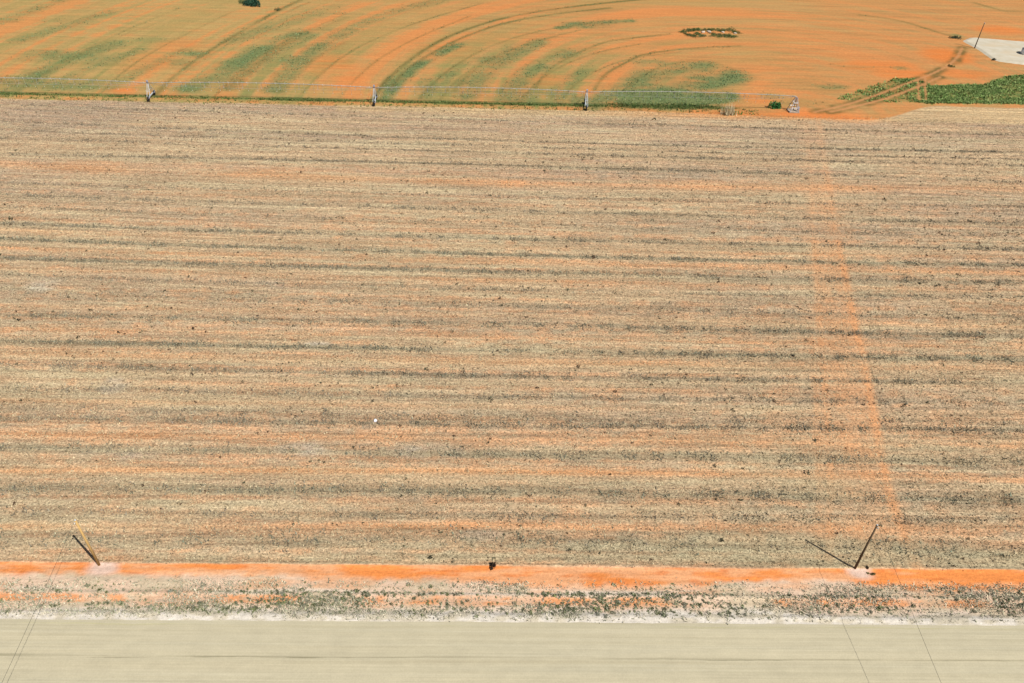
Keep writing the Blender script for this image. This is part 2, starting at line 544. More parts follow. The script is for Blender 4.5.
def soil_colour(X, Y, o):
    C = lambda r, g_, b: alb(r, g_, b)
    n_a = fbm(X * .02, o['v'] * .12, 1, 4)
    n_b = fbm(X * .05, o['v'] * .55, 2, 4)
    n_c = fbm(X * .4, o['v'] * 1.1, 3, 4)
    n_d = fbm(X * .006, o['v'] * .9, 4, 3)
    far = o['far']
    # stubble field
    tan, straw, greyb, orng, sorng = C(206, 178, 140), C(211, 193, 154), C(182, 160, 134), C(226, 172, 126), C(240, 168, 110)
    def mx(a, b, f): return a * (1 - f)[..., None] + b * f[..., None]
    base = np.broadcast_to(tan, X.shape + (3,)).copy()
    base = mx(base, straw, sstep(.45, .72, n_b) * .8)
    upf = sstep(120, 175, Y)
    base = mx(base, greyb, sstep(.42, .66, .6 * n_a + .4 * n_d) * (.5 + .45 * upf))
    base = mx(base, orng, sstep(.48, .68, .5 * n_d + .5 * n_c) * (.7 - .4 * upf))
    base = mx(base, C(236, 166, 108), np.clip(o['band'] * 1.0, 0, .92))
    base = mx(base, sorng, np.clip(o['orange'] * .8, 0, .85) * (1 - far))
    base = mx(base, C(204, 200, 184), np.clip(o['pale'] * 1.3, 0, .85))
    dcol = mx(np.broadcast_to(C(156, 135, 112), X.shape + (3,)), C(148, 148, 120), o['gg'])
    base = mx(base, dcol, np.clip(o['dark'] * (.95 - .25 * sstep(110, 70, Y)), 0, .85) * (1 - .6 * o['vt']))
    lo_left = sstep(85, 60, Y) * sstep(.5, .62, fbm(X * .02, Y * .1, 6, 3))
    base = mx(base, C(196, 182, 142), lo_left * .6)
    base = mx(base, C(190, 182, 146), sstep(66, 57, Y) * sstep(.42, .6, fbm(X * .03, o['v'] * .35, 7, 3)) * .55 * (1 - o['band']))
    # headland between the stubble and the pipe
    hl = sstep(183.5, 186.5, Y - 3.0 * (X < -40)) 
    base = mx(base, mx(np.broadcast_to(C(218, 187, 138), X.shape + (3,)), C(240, 170, 106), sstep(10, 60, X) * sstep(104, 86, X) * .9), hl * .75)
    # far circle
    f1 = fbm(X * .03, Y * .25, 21, 4); f2 = fbm(X * .12, Y * .5, 22, 4)
    th = np.hypot(X - PIV[0], Y - PIV[1])
    ring = fbm(th * .55, np.arctan2(Y - PIV[1], X - PIV[0]) * 2.2, 23, 4)
    fb = np.broadcast_to(C(214, 152, 90), X.shape + (3,)).copy()
    fb = mx(fb, C(200, 158, 98), sstep(.42, .62, f1) * .75)
    fb = mx(fb, C(176, 136, 82), sstep(.48, .7, fbm(X * .035, Y * .9, 24, 4)) * .55)
    fb = mx(fb, C(228, 150, 88), sstep(.48, .66, ring) * .65)
    leftness = sstep(20, -110, X)
    fb = mx(fb, C(196, 168, 104), np.clip(leftness * .75 * (.3 + 1.2 * f2) + .25 * sstep(230, 320, Y) * f1, 0, .75))
    fb = mx(fb, C(164, 152, 92), sstep(.5, .68, ring * .6 + f2 * .4) * .3 * (.5 + leftness))
    ag = np.arctan2(Y - PIV[1], X - PIV[0])
    rg = fbm(th * .20, ag * 1.1 + 5, 25, 4) * .5 + fbm(th * .75, ag * 3, 26, 3) * .25 + fbm(X * .05, Y * .6, 27, 4) * .25
    fb = mx(fb, C(236, 148, 82), sstep(.50, .62, rg) * (.6 - .2 * sstep(60, 110, X)))
    nearpipe = sstep(75, 8, Y - 190) * sstep(70, 20, X)
    fb = mx(fb, C(178, 156, 92), sstep(.50, .38, rg) * (.3 + .35 * nearpipe) * sstep(100, 70, X))
    fb = mx(fb, C(138, 144, 84), sstep(.44, .34, rg) * nearpipe * np.clip(1.8 * f2 - .2, 0, 1) * .7)
    fb = mx(fb, C(240, 142, 74), np.clip(o['orange'] * 1.0, 0, .85))
    fb = mx(fb, C(234, 138, 66), np.clip(o['orange'] * 1.1, 0, .9) * sstep(85, 105, X) * sstep(198, 206, Y))
    fb = mx(fb, C(116, 136, 84), np.clip(o['green'] * 1.05, 0, .92))
    fb = mx(fb, C(130, 118, 64), np.clip(o['track'] * 1.1, 0, .95))
    fb = mx(fb, C(122, 136, 72), o['wedge'] * .85 * (.5 + .5 * sstep(106, 115, X)))
    fb = mx(fb, C(122, 104, 54), np.clip(o['rutband'] * .95, 0, .9))
    fb = mx(fb, C(84, 116, 58), np.clip(o['strip'] * 1.15, 0, .8))
    fb = mx(fb, C(214, 152, 98), o['rut'] * .8)
    base = mx(base, fb, far)
    # verge
    z, orange, o2, white = verge(X, Y)
    vn = fbm(X * .35, Y * .6, 31, 4)
    vb = mx(np.broadcast_to(C(240, 208, 178), X.shape + (3,)), C(222, 200, 168), sstep(.45, .65, vn))
    vb = mx(vb, C(240, 184, 140), sstep(.5, .7, fbm(X * .12, Y * .5, 34, 4)) * .7)
    vb = mx(vb, C(240, 222, 200), sstep(51.6, 51.0, Y) * sstep(50.2, 50.7, Y) * sstep(.4, .6, fbm(X * .06, Y, 36, 3)) * .9)
    vb = mx(vb, C(248, 170, 112), o2 * .9)
    on = fbm(X * .15, Y * .9, 32, 4)
    oc = mx(np.broadcast_to(C(251, 154, 82), X.shape + (3,)), C(250, 182, 130), sstep(.38, .62, on) * .95)
    oc = mx(oc, C(232, 128, 62), sstep(.60, .74, fbm(X * .5, Y * 1.6, 38, 4)) * .6)
    vb = mx(vb, oc, orange)
    vb = mx(vb, mx(np.broadcast_to(C(232, 222, 206), X.shape + (3,)), C(216, 204, 180), sstep(.45, .6, fbm(X * .8, Y * 1.6, 37, 3))), white)
    for bx, br in ((-46.0, 2.4), (43.4, 2.0)):
        d = np.hypot(X - bx - .5, (Y - 54.0) * 1.5)
        vb = mx(vb, C(240, 206, 184), 1 - sstep(br * .4, br * 1.1, d + 1.2 * (n_c - .5)))
    base = mx(base, vb, z)
    return base


# ------------------------------------------------------------------ the ground sheet
def axis(parts): 
    return np.unique(np.concatenate([np.linspace(a, b, n) for a, b, n in parts]).round(4))


xs = axis([(-4000, -400, 13), (-400, -160, 13), (-160, 175, 620), (175, 400, 13), (400, 4000, 13)])
ys = axis([(-4000, -300, 11), (-300, 20, 17), (20, 44, 13), (44, 57, 110), (57, 110, 190), (110, 200, 230), (200, 330, 190), (330, 600, 12), (600, 4000, 12)])
GX, GY = np.meshgrid(xs, ys)
FO = fields(GX, GY)
SC = soil_colour(GX, GY, FO)


def ground_z(X, Y):
    """low relief: berm at the road edge, graded lip of the firebreak, row ridges"""
    n = fbm(X * .5, Y * .5, 41, 3) - .5
    zz = .20 * np.exp(-((Y - 47.85 - .3 * n) / .38) ** 2) * (.6 + .8 * fbm(X * .2, Y * 0, 42, 3))
    zz = zz + .16 * np.exp(-((Y - 54.55) / .28) ** 2)
    zz = zz + .14 * np.exp(-((Y - 50.55 - .2 * n) / .25) ** 2)
    near = (Y > 47.2) & (Y < 330) & (np.abs(X) < 170)
    return np.where(near, zz + .05 * n * (Y > 47.6), 0.0)


GZ = ground_z(GX, GY)
ny, nx = GX.shape
V = np.c_[GX.ravel(), GY.ravel(), GZ.ravel()]
idx = np.arange(nx * ny).reshape(ny, nx)
Fq = np.stack([idx[:-1, :-1], idx[:-1, 1:], idx[1:, 1:], idx[1:, :-1]], -1).reshape(-1, 4)
me = np_mesh('farmland', V, Fq, 4, SC.reshape(-1, 3), smooth=True)
a = me.attributes.new('row_depth', 'FLOAT', 'POINT')
a.data.foreach_set('value', FO['v'].astype(np.float32).ravel())
Zv, Ov, O2v, Wv = verge(GX, GY)
a = me.attributes.new('stubble_cover', 'FLOAT', 'POINT')
cover = (1 - FO['far']) * (1 - Zv) * (1 - .5 * FO['orange'])
a.data.foreach_set('value', cover.astype(np.float32).ravel())

m, t, b = new_mat('farm_soil')
tc = N(t, 'ShaderNodeTexCoord')
A = N(t, 'ShaderNodeAttribute', attribute_name='tint')
RV = N(t, 'ShaderNodeAttribute', attribute_name='row_depth')
CV = N(t, 'ShaderNodeAttribute', attribute_name='stubble_cover')
sep = N(t, 'ShaderNodeSeparateXYZ'); t.links.new(tc.outputs['Object'], sep.inputs[0])
cmb = N(t, 'ShaderNodeCombineXYZ')
t.links.new(sep.outputs['X'], cmb.inputs['X']); t.links.new(RV.outputs['Fac'], cmb.inputs['Y'])
rowvec = cmb.outputs[0]
streak = remap(t, noise(t, rowvec, 1.0, 4, .7, .05, 1.3), .34, .66, .66, 1.28)
streak2 = remap(t, noise(t, rowvec, 1.0, 2, .6, .012, .55), .32, .68, .88, 1.12)
clod = remap(t, noise(t, tc.outputs['Object'], 1.6, 5, .75, .8, 1.3), .3, .7, .80, 1.20)
speck = remap(t, noise(t, tc.outputs['Object'], 3.6, 4, .8, .8, 1.1), .35, .65, .38, 1.62)
one = lambda s, f: mixc(t, f, (1, 1, 1), grey(t, s))
c = mixc(t, 1.0, A.outputs['Color'], one(streak, math_(t, 'ADD', math_(t, 'MULTIPLY', CV.outputs['Fac'], .55), .4)), 'MULTIPLY')
c = mixc(t, 1.0, c, one(streak2, CV.outputs['Fac']), 'MULTIPLY')
c = mixc(t, 1.0, c, one(clod, .8), 'MULTIPLY')
c = mixc(t, 1.0, c, one(speck, math_(t, 'ADD', math_(t, 'MULTIPLY', CV.outputs['Fac'], .75), .22)), 'MULTIPLY')
speck2 = remap(t, noise(t, rowvec, 1.0, 3, .75, .9, 2.4), .34, .66, .62, 1.38)
DP = N(t, 'ShaderNodeMapRange'); DP.inputs['From Min'].default_value = 70; DP.inputs['From Max'].default_value = 150; DP.inputs['To Min'].default_value = .3; DP.inputs['To Max'].default_value = .95
t.links.new(sep.outputs['Y'], DP.inputs['Value'])
c = mixc(t, 1.0, c, one(speck2, math_(t, 'MULTIPLY', DP.outputs[0], math_(t, 'ADD', math_(t, 'MULTIPLY', CV.outputs['Fac'], .7), .22))), 'MULTIPLY')
# patches of straw litter and of exposed orange earth, hue variation at the scale of a stride
hue = remap(t, noise(t, rowvec, 1.0, 5, .7, .35, 1.0), .42, .62, 0, 1)
c = mixc(t, math_(t, 'MULTIPLY', math_(t, 'MULTIPLY', hue, CV.outputs['Fac']), .12), c, alb(234, 166, 112))
hue2 = remap(t, noise(t, rowvec, 1.0, 5, .7, .5, 1.4), .54, .70, 0, 1)
c = mixc(t, math_(t, 'MULTIPLY', math_(t, 'MULTIPLY', hue2, CV.outputs['Fac']), .55), c, alb(205, 191, 154))
t.links.new(c, b.inputs['Base Color'])
bp = N(t, 'ShaderNodeBump'); bp.inputs['Strength'].default_value = .85; bp.inputs['Distance'].default_value = .10
t.links.new(noise(t, tc.outputs['Object'], 3.5, 4, .7), bp.inputs['Height'])
t.links.new(bp.outputs[0], b.inputs['Normal'])
tag(link('ground', me, m), 'flat orange farmland with striped stubble field and irrigated circle', 'ground', kind='structure')

# ------------------------------------------------------------------ the dirt road
rx = axis([(-4000, -200, 12), (-200, 200, 500), (200, 4000, 12)])
edge = 47.28 + .22 * (fbm(rx * .12, rx * 0, 51, 4) - .5)
prof = np.array([0, .12, .3, .5, .7, .88, 1.0])
RY = 33.0 + (edge[None, :] - 33.0) * prof[:, None]
RX = np.broadcast_to(rx, RY.shape)
RZ = .006 + .05 * np.sin(np.pi * prof)[:, None] + 0 * RX
idx = np.arange(RX.size).reshape(RX.shape)
Fq = np.stack([idx[:-1, :-1], idx[:-1, 1:], idx[1:, 1:], idx[1:, :-1]], -1).reshape(-1, 4)
me = np_mesh('road', np.c_[RX.ravel(), RY.ravel(), RZ.ravel()], Fq, 4, smooth=True)
m, t, b = new_mat('packed_sand_road')
tc = N(t, 'ShaderNodeTexCoord'); ob = tc.outputs['Object']
st1 = remap(t, noise(t, ob, 1.0, 4, .6, .02, 2.2), .3, .7, 0, 1)
c = mixc(t, st1, alb(203, 192, 160), alb(215, 205, 175))
st2 = remap(t, noise(t, ob, 1.0, 3, .6, .012, .5), .4, .65, 0, .6)
c = mixc(t, st2, c, alb(219, 206, 172))
gr_ = remap(t, noise(t, ob, 1.0, 4, .75, .05, 6.0), .3, .7, .90, 1.07)
c = mixc(t, 1.0, c, grey(t, gr_), 'MULTIPLY')
sep = N(t, 'ShaderNodeSeparateXYZ'); t.links.new(ob, sep.inputs[0])
wob = math_(t, 'MULTIPLY', math_(t, 'SUBTRACT', noise(t, ob, 1.0, 4, .7, .06, .0), .5), .9)
def lane(y0, hw, amt, colr, breakup, c):
    d = math_(t, 'ABSOLUTE', math_(t, 'SUBTRACT', math_(t, 'ADD', sep.outputs['Y'], wob), y0), 0)
    f = remap(t, d, hw * .3, hw, amt, 0)
    f = math_(t, 'MULTIPLY', f, remap(t, noise(t, ob, 1.0, 3, .6, *breakup), .44, .62, .02, 1))
    return mixc(t, f, c, colr)
c = lane(43.0, .2, .8, alb(150, 142, 112), (.045, 3.0), c)
c = lane(42.5, .35, .25, alb(170, 158, 124), (.03, 1.0), c)
c = lane(45.4, .25, .25, alb(178, 166, 132), (.03, 1.0), c)
c = lane(46.75, .12, .4, alb(196, 190, 128), (.06, .5), c)
c = lane(44.2, .1, .3, alb(184, 172, 138), (.03, 2.0), c)
c = lane(46.1, .12, .3, alb(190, 178, 144), (.03, 2.0), c)
c = lane(41.3, .3, .2, alb(180, 168, 134), (.03, 1.0), c)
c = mixc(t, 1.0, c, grey(t, remap(t, noise(t, ob, 6, 3, .7), .3, .7, .93, 1.07)), 'MULTIPLY')
c = mixc(t, 1.0, c, grey(t, remap(t, noise(t, ob, .8, 4, .6, .5, 1), .3, .7, .95, 1.05)), 'MULTIPLY')
t.links.new(c, b.inputs['Base Color'])
bp = N(t, 'ShaderNodeBump'); bp.inputs['Strength'].default_value = .25; bp.inputs['Distance'].default_value = .03
t.links.new(noise(t, ob, 1.5, 4, .6, .2, 2.5), bp.inputs['Height']); t.links.new(bp.outputs[0], b.inputs['Normal'])
tag(link('dirt_road', me, m), 'wide pale beige dirt road along the near field edge', 'road', kind='structure')

# ------------------------------------------------------------------ the pale pad
ang = np.linspace(0, 1, 90, endpoint=False)
P = np.vstack([PAD, PAD[:1]])
seg = np.hypot(*np.diff(P, axis=0).T); cum = np.r_[0, np.cumsum(seg)] / seg.sum()
ring = np.c_[np.interp(ang, cum, P[:, 0]), np.interp(ang, cum, P[:, 1])]
ring = ring + .5 * np.c_[fbm(ring[:, 0] * .5, ring[:, 1] * .5, 101, 3) - .5, fbm(ring[:, 0] * .5, ring[:, 1] * .5, 102, 3) - .5]
cen = ring.mean(0)
Vp = [np.r_[cen, .32]]; rings = [(0.5, .32), (0.93, .30), (1.0, -.05)]
for s_, z_ in rings:
    for p in ring: Vp.append(np.r_[cen + (p - cen) * s_, z_])
nr = len(ring); Fp = []
for k in range(nr):
    Fp.append((0, 1 + k, 1 + (k + 1) % nr, 1 + (k + 1) % nr))
tri = [(0, 1 + k, 1 + (k + 1) % nr) for k in range(nr)]
quads = [(1 + r_ * nr + k, 1 + (r_ + 1) * nr + k, 1 + (r_ + 1) * nr + (k + 1) % nr, 1 + r_ * nr + (k + 1) % nr) for r_ in range(2) for k in range(nr)]
me = bpy.data.meshes.new('pale_pad'); me.from_pydata([tuple(v) for v in Vp], [], tri + quads); me.update()
m, t, b = new_mat('pale_gravel_pad')
tc = N(t, 'ShaderNodeTexCoord')
c = mixc(t, remap(t, noise(t, tc.outputs['Object'], .35, 4, .6), .35, .65, 0, 1), alb(214, 202, 176), alb(226, 216, 194))
c = mixc(t, remap(t, noise(t, tc.outputs['Object'], .12, 2, .5, 1, 2), .52, .66, 0, .45), c, alb(222, 196, 158))
t.links.new(c, b.inputs['Base Color'])
tag(link('gravel_pad', me, m), 'raised pale gravel pad on the orange field', 'pad', kind='structure')


# ------------------------------------------------------------------ small vegetation as scattered blades
def blades(px, py, pz, h, wd, col, nb, lean=.6, jitter=.5, seed=1):
    """nb leaning triangles per plant; returns vertices, faces, colours"""
    r = np.random.default_rng(seed)
    k = len(px)
    X = np.repeat(px, nb); Y = np.repeat(py, nb); Z = np.repeat(pz, nb)
    Hh = np.repeat(h, nb) * r.uniform(.6, 1.15, k * nb)
    W = np.repeat(wd, nb) * r.uniform(.6, 1.3, k * nb)
    th = r.uniform(0, 2 * np.pi, k * nb)
    le = r.uniform(.1, lean, k * nb) * Hh
    ox = r.normal(0, 1, k * nb) * np.repeat(wd, nb) * jitter
    oy = r.normal(0, 1, k * nb) * np.repeat(wd, nb) * jitter
    dx, dy = np.cos(th), np.sin(th)
    tx, ty = -dy, dx
    V = np.empty((k * nb, 3, 3))
    V[:, 0] = np.c_[X + ox + tx * W / 2, Y + oy + ty * W / 2, Z - .02]
    V[:, 1] = np.c_[X + ox - tx * W / 2, Y + oy - ty * W / 2, Z - .02]
    V[:, 2] = np.c_[X + ox + dx * le, Y + oy + dy * le, Z + Hh]
    c = np.repeat(col, nb, 0) * r.uniform(.8, 1.22, (k * nb, 1))
    return V.reshape(-1, 3), np.repeat(c, 3, 0)


def clump(px, py, pz, r_, h, col, nl, size, seed=1):
    """low bushes: nl leaf triangles spread through a dome"""
    r = np.random.default_rng(seed)
    k = len(px)
    n = k * nl
    u = r.normal(size=(n, 3)); u[:, 2] = np.abs(u[:, 2]) * 1.1 + .05
    u /= np.linalg.norm(u, axis=1)[:, None]
    rad = r.uniform(.35, 1.0, n) ** .6
    R_ = np.repeat(r_, nl); Hh = np.repeat(h, nl)
    cx = np.repeat(px, nl) + u[:, 0] * rad * R_
    cy = np.repeat(py, nl) + u[:, 1] * rad * R_
    cz = np.repeat(pz, nl) + u[:, 2] * rad * Hh
    S = np.repeat(size, nl) * r.uniform(.6, 1.3, n)
    a_ = r.normal(size=(n, 3)); a_ /= np.linalg.norm(a_, axis=1)[:, None]
    b_ = np.cross(a_, r.normal(size=(n, 3))); b_ /= np.linalg.norm(b_, axis=1)[:, None] + 1e-9
    C0 = np.c_[cx, cy, np.maximum(cz, np.repeat(pz, nl) + .01)]
    V = np.stack([C0 - a_ * S[:, None] * .5, C0 + a_ * S[:, None] * .5, C0 + b_ * S[:, None] * .9], 1)
    V[..., 2] = np.maximum(V[..., 2], np.repeat(pz, nl)[:, None] - .02)
    c = np.repeat(col, nl, 0) * r.uniform(.7, 1.35, (n, 1))
    return V.reshape(-1, 3), np.repeat(c, 3, 0)


def tri_object(name, VC, mat, parent=None):
    V = np.vstack([v for v, c in VC]); c = np.vstack([c for v, c in VC])
    return link(name, np_mesh(name, V, np.arange(len(V)).reshape(-1, 3), 3, c), mat, parent)


def in_view(X, Y, pad=30):
    d = np.stack([X, Y, np.full_like(X, -H)], -1)
    z = d @ fwd
    sx = 512 + FPX * (d @ rt) / z
    sy = 341.5 - FPX * (d @ up) / z
    return (z > 0) & (sx > -pad * 4) & (sx < 1024 + pad * 4) & (sy > -pad) & (sy < 683 + pad)


def scatter(n, x0, x1, y0, y1):
    X = rng.uniform(x0, x1, n); Y = rng.uniform(y0, y1, n)
    k = in_view(X, Y)
    return X[k], Y[k]


GREYGREEN, DARKGREEN, OLIVE, STRAWC, PALESTRAW = np.array([.15, .17, .115]), np.array([.035, .06, .025]), np.array([.13, .125, .055]), np.array([.335, .275, .165]), np.array([.47, .40, .25])

# stubble: straw tufts over the whole near field
X, Y = scatter(420000, -160, 160, 54.6, 187.5)
keep = rng.uniform(size=len(X)) < np.clip((95.0 / Y), .35, 1)          # tufts thin out where they shrink below sight
X, Y = X[keep], Y[keep]
o = fields(X, Y)
keep = rng.uniform(size=len(X)) < np.clip(.9 - .45 * o['band'] - .5 * o['orange'], .12, 1)
X, Y = X[keep], Y[keep]; o = {k: v[keep] for k, v in o.items()}
n = len(X)
mix = rng.uniform(size=(n, 1)); gnn = fbm(X * .05, o['v'] * .5, 2, 3)[:, None]
col = PALESTRAW * mix + STRAWC * (1 - mix)
brown = (rng.uniform(size=(n, 1)) < .45)
col = np.where(brown, np.array([.16, .125, .075]) * rng.uniform(.7, 1.4, (n, 1)), col)
pt = tri_object('stubble', [blades(X, Y, ground_z(X, Y), rng.uniform(.07, .2, n), rng.uniform(.07, .17, n), col, 3, 1.4, 1.3, 11)], M_STRAW)
tag(pt, 'short dry straw stubble covering the striped field', 'stubble', kind='stuff')

# regrowth: darker grey-green weeds along the rows
VC = []
for k, (cf, yc, st, hw, g_) in enumerate(ROWC):
    span = 130 + (yc - 54) * .45
    n = int(span * 2 * 30 * st)
    X = rng.uniform(-span, span, n)
    mod = np.clip(1.9 * fbm(X * .035 + 31 * k, X * 0 + .5, 40 + k, 3) - .12, .1, 1.1) * (.25 + 1.0 * (fbm(X * .55, X * 0 + k, 140, 2) > .5))
    Y = row_y(cf, X) + .35 * (fbm(X * .11, X * 0 + k, 33, 3) - .5) + rng.normal(0, hw * .75, n)
    kp = (rng.uniform(size=n) < mod) & in_view(X, Y) & (Y > 54.9) & (Y < 187)
    X, Y = X[kp], Y[kp]
    n = len(X)
    f = rng.uniform(size=(n, 1)) * g_ * 1.3
    col = np.clip(f, 0, 1) * GREYGREEN + (1 - np.clip(f, 0, 1)) * np.array([.19, .15, .11])
    tall = rng.uniform(size=n) < .22
    col = col * rng.uniform(.55, 1.3, (n, 1))
    VC.append(blades(X, Y, ground_z(X, Y), np.where(tall, rng.uniform(.2, .38, n), rng.uniform(.08, .2, n)), np.where(tall, rng.uniform(.12, .24, n), rng.uniform(.06, .14, n)), col, 3, 1.1, 1.2, 100 + k))
tag(tri_object('regrowth', VC, M_STRAW), 'grey green weed regrowth in lines between the stubble rows', 'weeds', kind='stuff')

# scattered dark weeds in the field
X, Y = scatter(15000, -160, 160, 54.8, 186)
keep = rng.uniform(size=len(X)) < np.clip(.3 + 1.1 * sstep(.45, .65, fbm(X * .03, Y * .06, 61, 3)) * np.clip((95 / Y) ** 2, .05, 1.2), 0, 1)
X, Y = X[keep], Y[keep]; n = len(X)
s = rng.gamma(2.0, .036, n) + .06
col = np.where(rng.uniform(size=(n, 1)) < .6, np.array([.045, .045, .025]), np.array([.06, .035, .02])) * rng.uniform(.6, 1.5, (n, 1))
tag(tri_object('scattered_weeds', [clump(X, Y, ground_z(X, Y), s, s * 1.2, col, 12, s * .8, 201)], M_LEAF), 'small dark weeds dotted all over the stubble field', 'weeds', kind='stuff')

# verge weeds
def verge_density(X, Y):
    n = fbm(X * .10, Y * .5, 66, 4)
    low = np.exp(-((Y - 48.9) / .75) ** 2) * (.35 + .9 * sstep(.38, .6, fbm(X * .06, X * 0, 67, 3)))
    ridge = .9 * np.exp(-((Y - 50.62) / .22) ** 2)
    mid = .17 * sstep(52.6, 51.6, Y) * sstep(49.8, 50.8, Y)
    tuft = sstep(.5, .6, fbm(X * .05 + 9, X * 0, 68, 3)) * np.exp(-((Y - 49.9) / .8) ** 2) * .8
    return np.clip((low + ridge + mid + tuft) * (.35 + 1.3 * sstep(.35, .65, n)), 0, 1)


def weed_tint(n):
    c = np.where(rng.uniform(size=(n, 1)) < .45, np.array([.21, .22, .13]), np.array([.125, .14, .06]))
    c = np.where(rng.uniform(size=(n, 1)) < .3, np.array([.27, .25, .18]), c)
    return c * rng.uniform(.65, 1.35, (n, 1))


X, Y = scatter(60000, -72, 78, 47.5, 53.8)
kp = rng.uniform(size=len(X)) < verge_density(X, Y) * .3 * np.where(Y > 50.9, .6, 1.0) * (1 - .35 * sstep(20, 50, X))
X, Y = X[kp], Y[kp]; n = len(X)
s = rng.gamma(2.0, .032, n) + .05
gX, gY = scatter(60000, -72, 78, 47.5, 52.8)
kp = rng.uniform(size=len(gX)) < .30 * sstep(52.8, 51.8, gY) * (.25 + 1.2 * sstep(.42, .6, fbm(gX * .12, gY * .5, 69, 3)))
gX, gY = gX[kp], gY[kp]; gn = len(gX)
gc = np.where(rng.uniform(size=(gn, 1)) < .6, np.array([.40, .36, .26]), np.array([.25, .25, .17])) * rng.uniform(.6, 1.3, (gn, 1))
tag(tri_object('verge_weeds', [blades(gX, gY, ground_z(gX, gY), rng.uniform(.08, .3, gn), rng.uniform(.06, .16, gn), gc, 3, 1.3, 1.3, 303), clump(X, Y, ground_z(X, Y), s, s * 1.1, weed_tint(n), 14, s * .75, 301),
                               blades(X, Y, ground_z(X, Y), s * 1.2, s * .5, weed_tint(n) * 1.3, 2, 1.0, 1.2, 302)], M_LEAF),
    'matted grey green weeds along the pale verge of the dirt road', 'weeds', kind='stuff')

# the 300 largest weeds of the verge, one object each
protos = []
for k in range(6):
    r_ = np.random.default_rng(400 + k)
    base = np.array([[.15, .155, .10], [.09, .10, .055], [.19, .19, .14], [.12, .125, .06], [.17, .16, .11], [.07, .075, .04]][k])
    z0 = np.zeros(5)
    ox, oy = r_.normal(0, .25, 5), r_.normal(0, .25, 5)
    a_ = clump(ox, oy, z0, r_.uniform(.25, .5, 5), r_.uniform(.3, .65, 5), np.tile(base, (5, 1)), 26, np.full(5, .2), 410 + k)
    b_ = blades(ox, oy, z0, r_.uniform(.4, .8, 5), np.full(5, .12), np.tile(base * 1.5, (5, 1)), 5, 1.0, 1.2, 420 + k)
    me = np_mesh('low_weed', np.vstack([a_[0], b_[0]]), np.arange(len(a_[0]) + len(b_[0])).reshape(-1, 3), 3, np.vstack([a_[1], b_[1]]))
    me.materials.append(M_LEAF)
    protos.append(me)
X, Y = scatter(20000, -66, 72, 47.9, 53.2)
kp = rng.uniform(size=len(X)) < verge_density(X, Y) * np.where(Y > 50.9, .12, 1.0)
X, Y = X[kp][:300], Y[kp][:300]
Zw = ground_z(X, Y)
for x, y, z in zip(X, Y, Zw):
    o = bpy.data.objects.new('low_weed', protos[rng.integers(6)])
    COL.objects.link(o)
    sc = rng.uniform(.22, .46)
    o.location = (x, y, z - .01); o.rotation_euler = (0, 0, rng.uniform(0, 6.28)); o.scale = (sc, sc, sc * rng.uniform(.7, 1.1))
    tag(o, 'low dark weed clump on the verge between the orange strip and the dirt road', 'weed', 'low weed clumps on the verge')

# weeds in the strip under the irrigation pipe, and green growth beyond it
X, Y = scatter(60000, -165, 66, 187.6, 194.5)
o = fields(X, Y)
d = np.clip(np.exp(-((Y - 190.6) / .75) ** 2) * np.clip(o['strip'] * 1.5 - .25, .04, .7) + .04 * (Y < 190), 0, 1)
kp = rng.uniform(size=len(X)) < np.maximum(d, .5 * np.exp(-((Y - 191.6) / 1.3) ** 2) * sstep(24, 34, X) * sstep(57, 53, X))
X, Y = X[kp], Y[kp]; n = len(X)
s = rng.uniform(.1, .27, n)
col = np.where(rng.uniform(size=(n, 1)) < .6, np.array([.06, .10, .025]), np.array([.14, .15, .045])) * rng.uniform(.6, 1.4, (n, 1))
VC = [blades(X, Y, X * 0, s * 1.5, s, col, 4, .9, 1.0, 501)]
tag(tri_object('pipe_grass', VC, M_LEAF), 'dark green grass in a thin line under the irrigation pipe', 'grass', kind='stuff')

X, Y = scatter(150000, -180, 140, 190, 320)
o = fields(X, Y)
kp = rng.uniform(size=len(X)) < np.clip(.9 * o['green'] ** 1.3 + .4 * o['track'], 0, .95) * o['far'] * (1 - o['wedge']) * (1 - o['pad']) * (1 - o['rut'])
X, Y = X[kp], Y[kp]; n = len(X)
s = rng.uniform(.15, .32, n)
col = np.where(rng.uniform(size=(n, 1)) < .55, np.array([.09, .15, .065]), np.array([.16, .18, .085])) * rng.uniform(.75, 1.3, (n, 1))
tag(tri_object('green_patches', [blades(X, Y, X * 0, s * .8, s, col, 3, 1.0, 1.0, 502)], M_LEAF), 'thin green crop growing in curved bands of the far circle', 'crop', kind='stuff')

X, Y = scatter(90000, 85, 190, 196, 232)
sdw = sd_polygon(X, Y, WEDGE) + 1.6 * (fbm(X * .3, Y * .3, 87, 3) - .5)
ru = np.full(X.shape, 9.0)
for P_, hw in RUTS: ru = np.minimum(ru, dist_poly(X, Y, spoly(P_)) - hw)
kp = (sdw > 0) & (ru > .22) & (rng.uniform(size=len(X)) < (.15 + .8 * sstep(.35, .65, fbm(X * .2, Y * .3, 89, 4))) * (.30 + .70 * sstep(108, 114, X)))
X, Y = X[kp], Y[kp]; n = len(X)
s = rng.uniform(.2, .42, n)
col = np.where(rng.uniform(size=(n, 1)) < .6, np.array([.12, .19, .05]), np.array([.22, .27, .095])) * rng.uniform(.6, 1.4, (n, 1))
tag(tri_object('leafy_crop', [blades(X, Y, X * 0, s * .9, s * 1.0, col, 4, 1.3, .9, 503)], M_LEAF), 'bright green leafy crop in a wedge at the right edge', 'crop', kind='stuff')


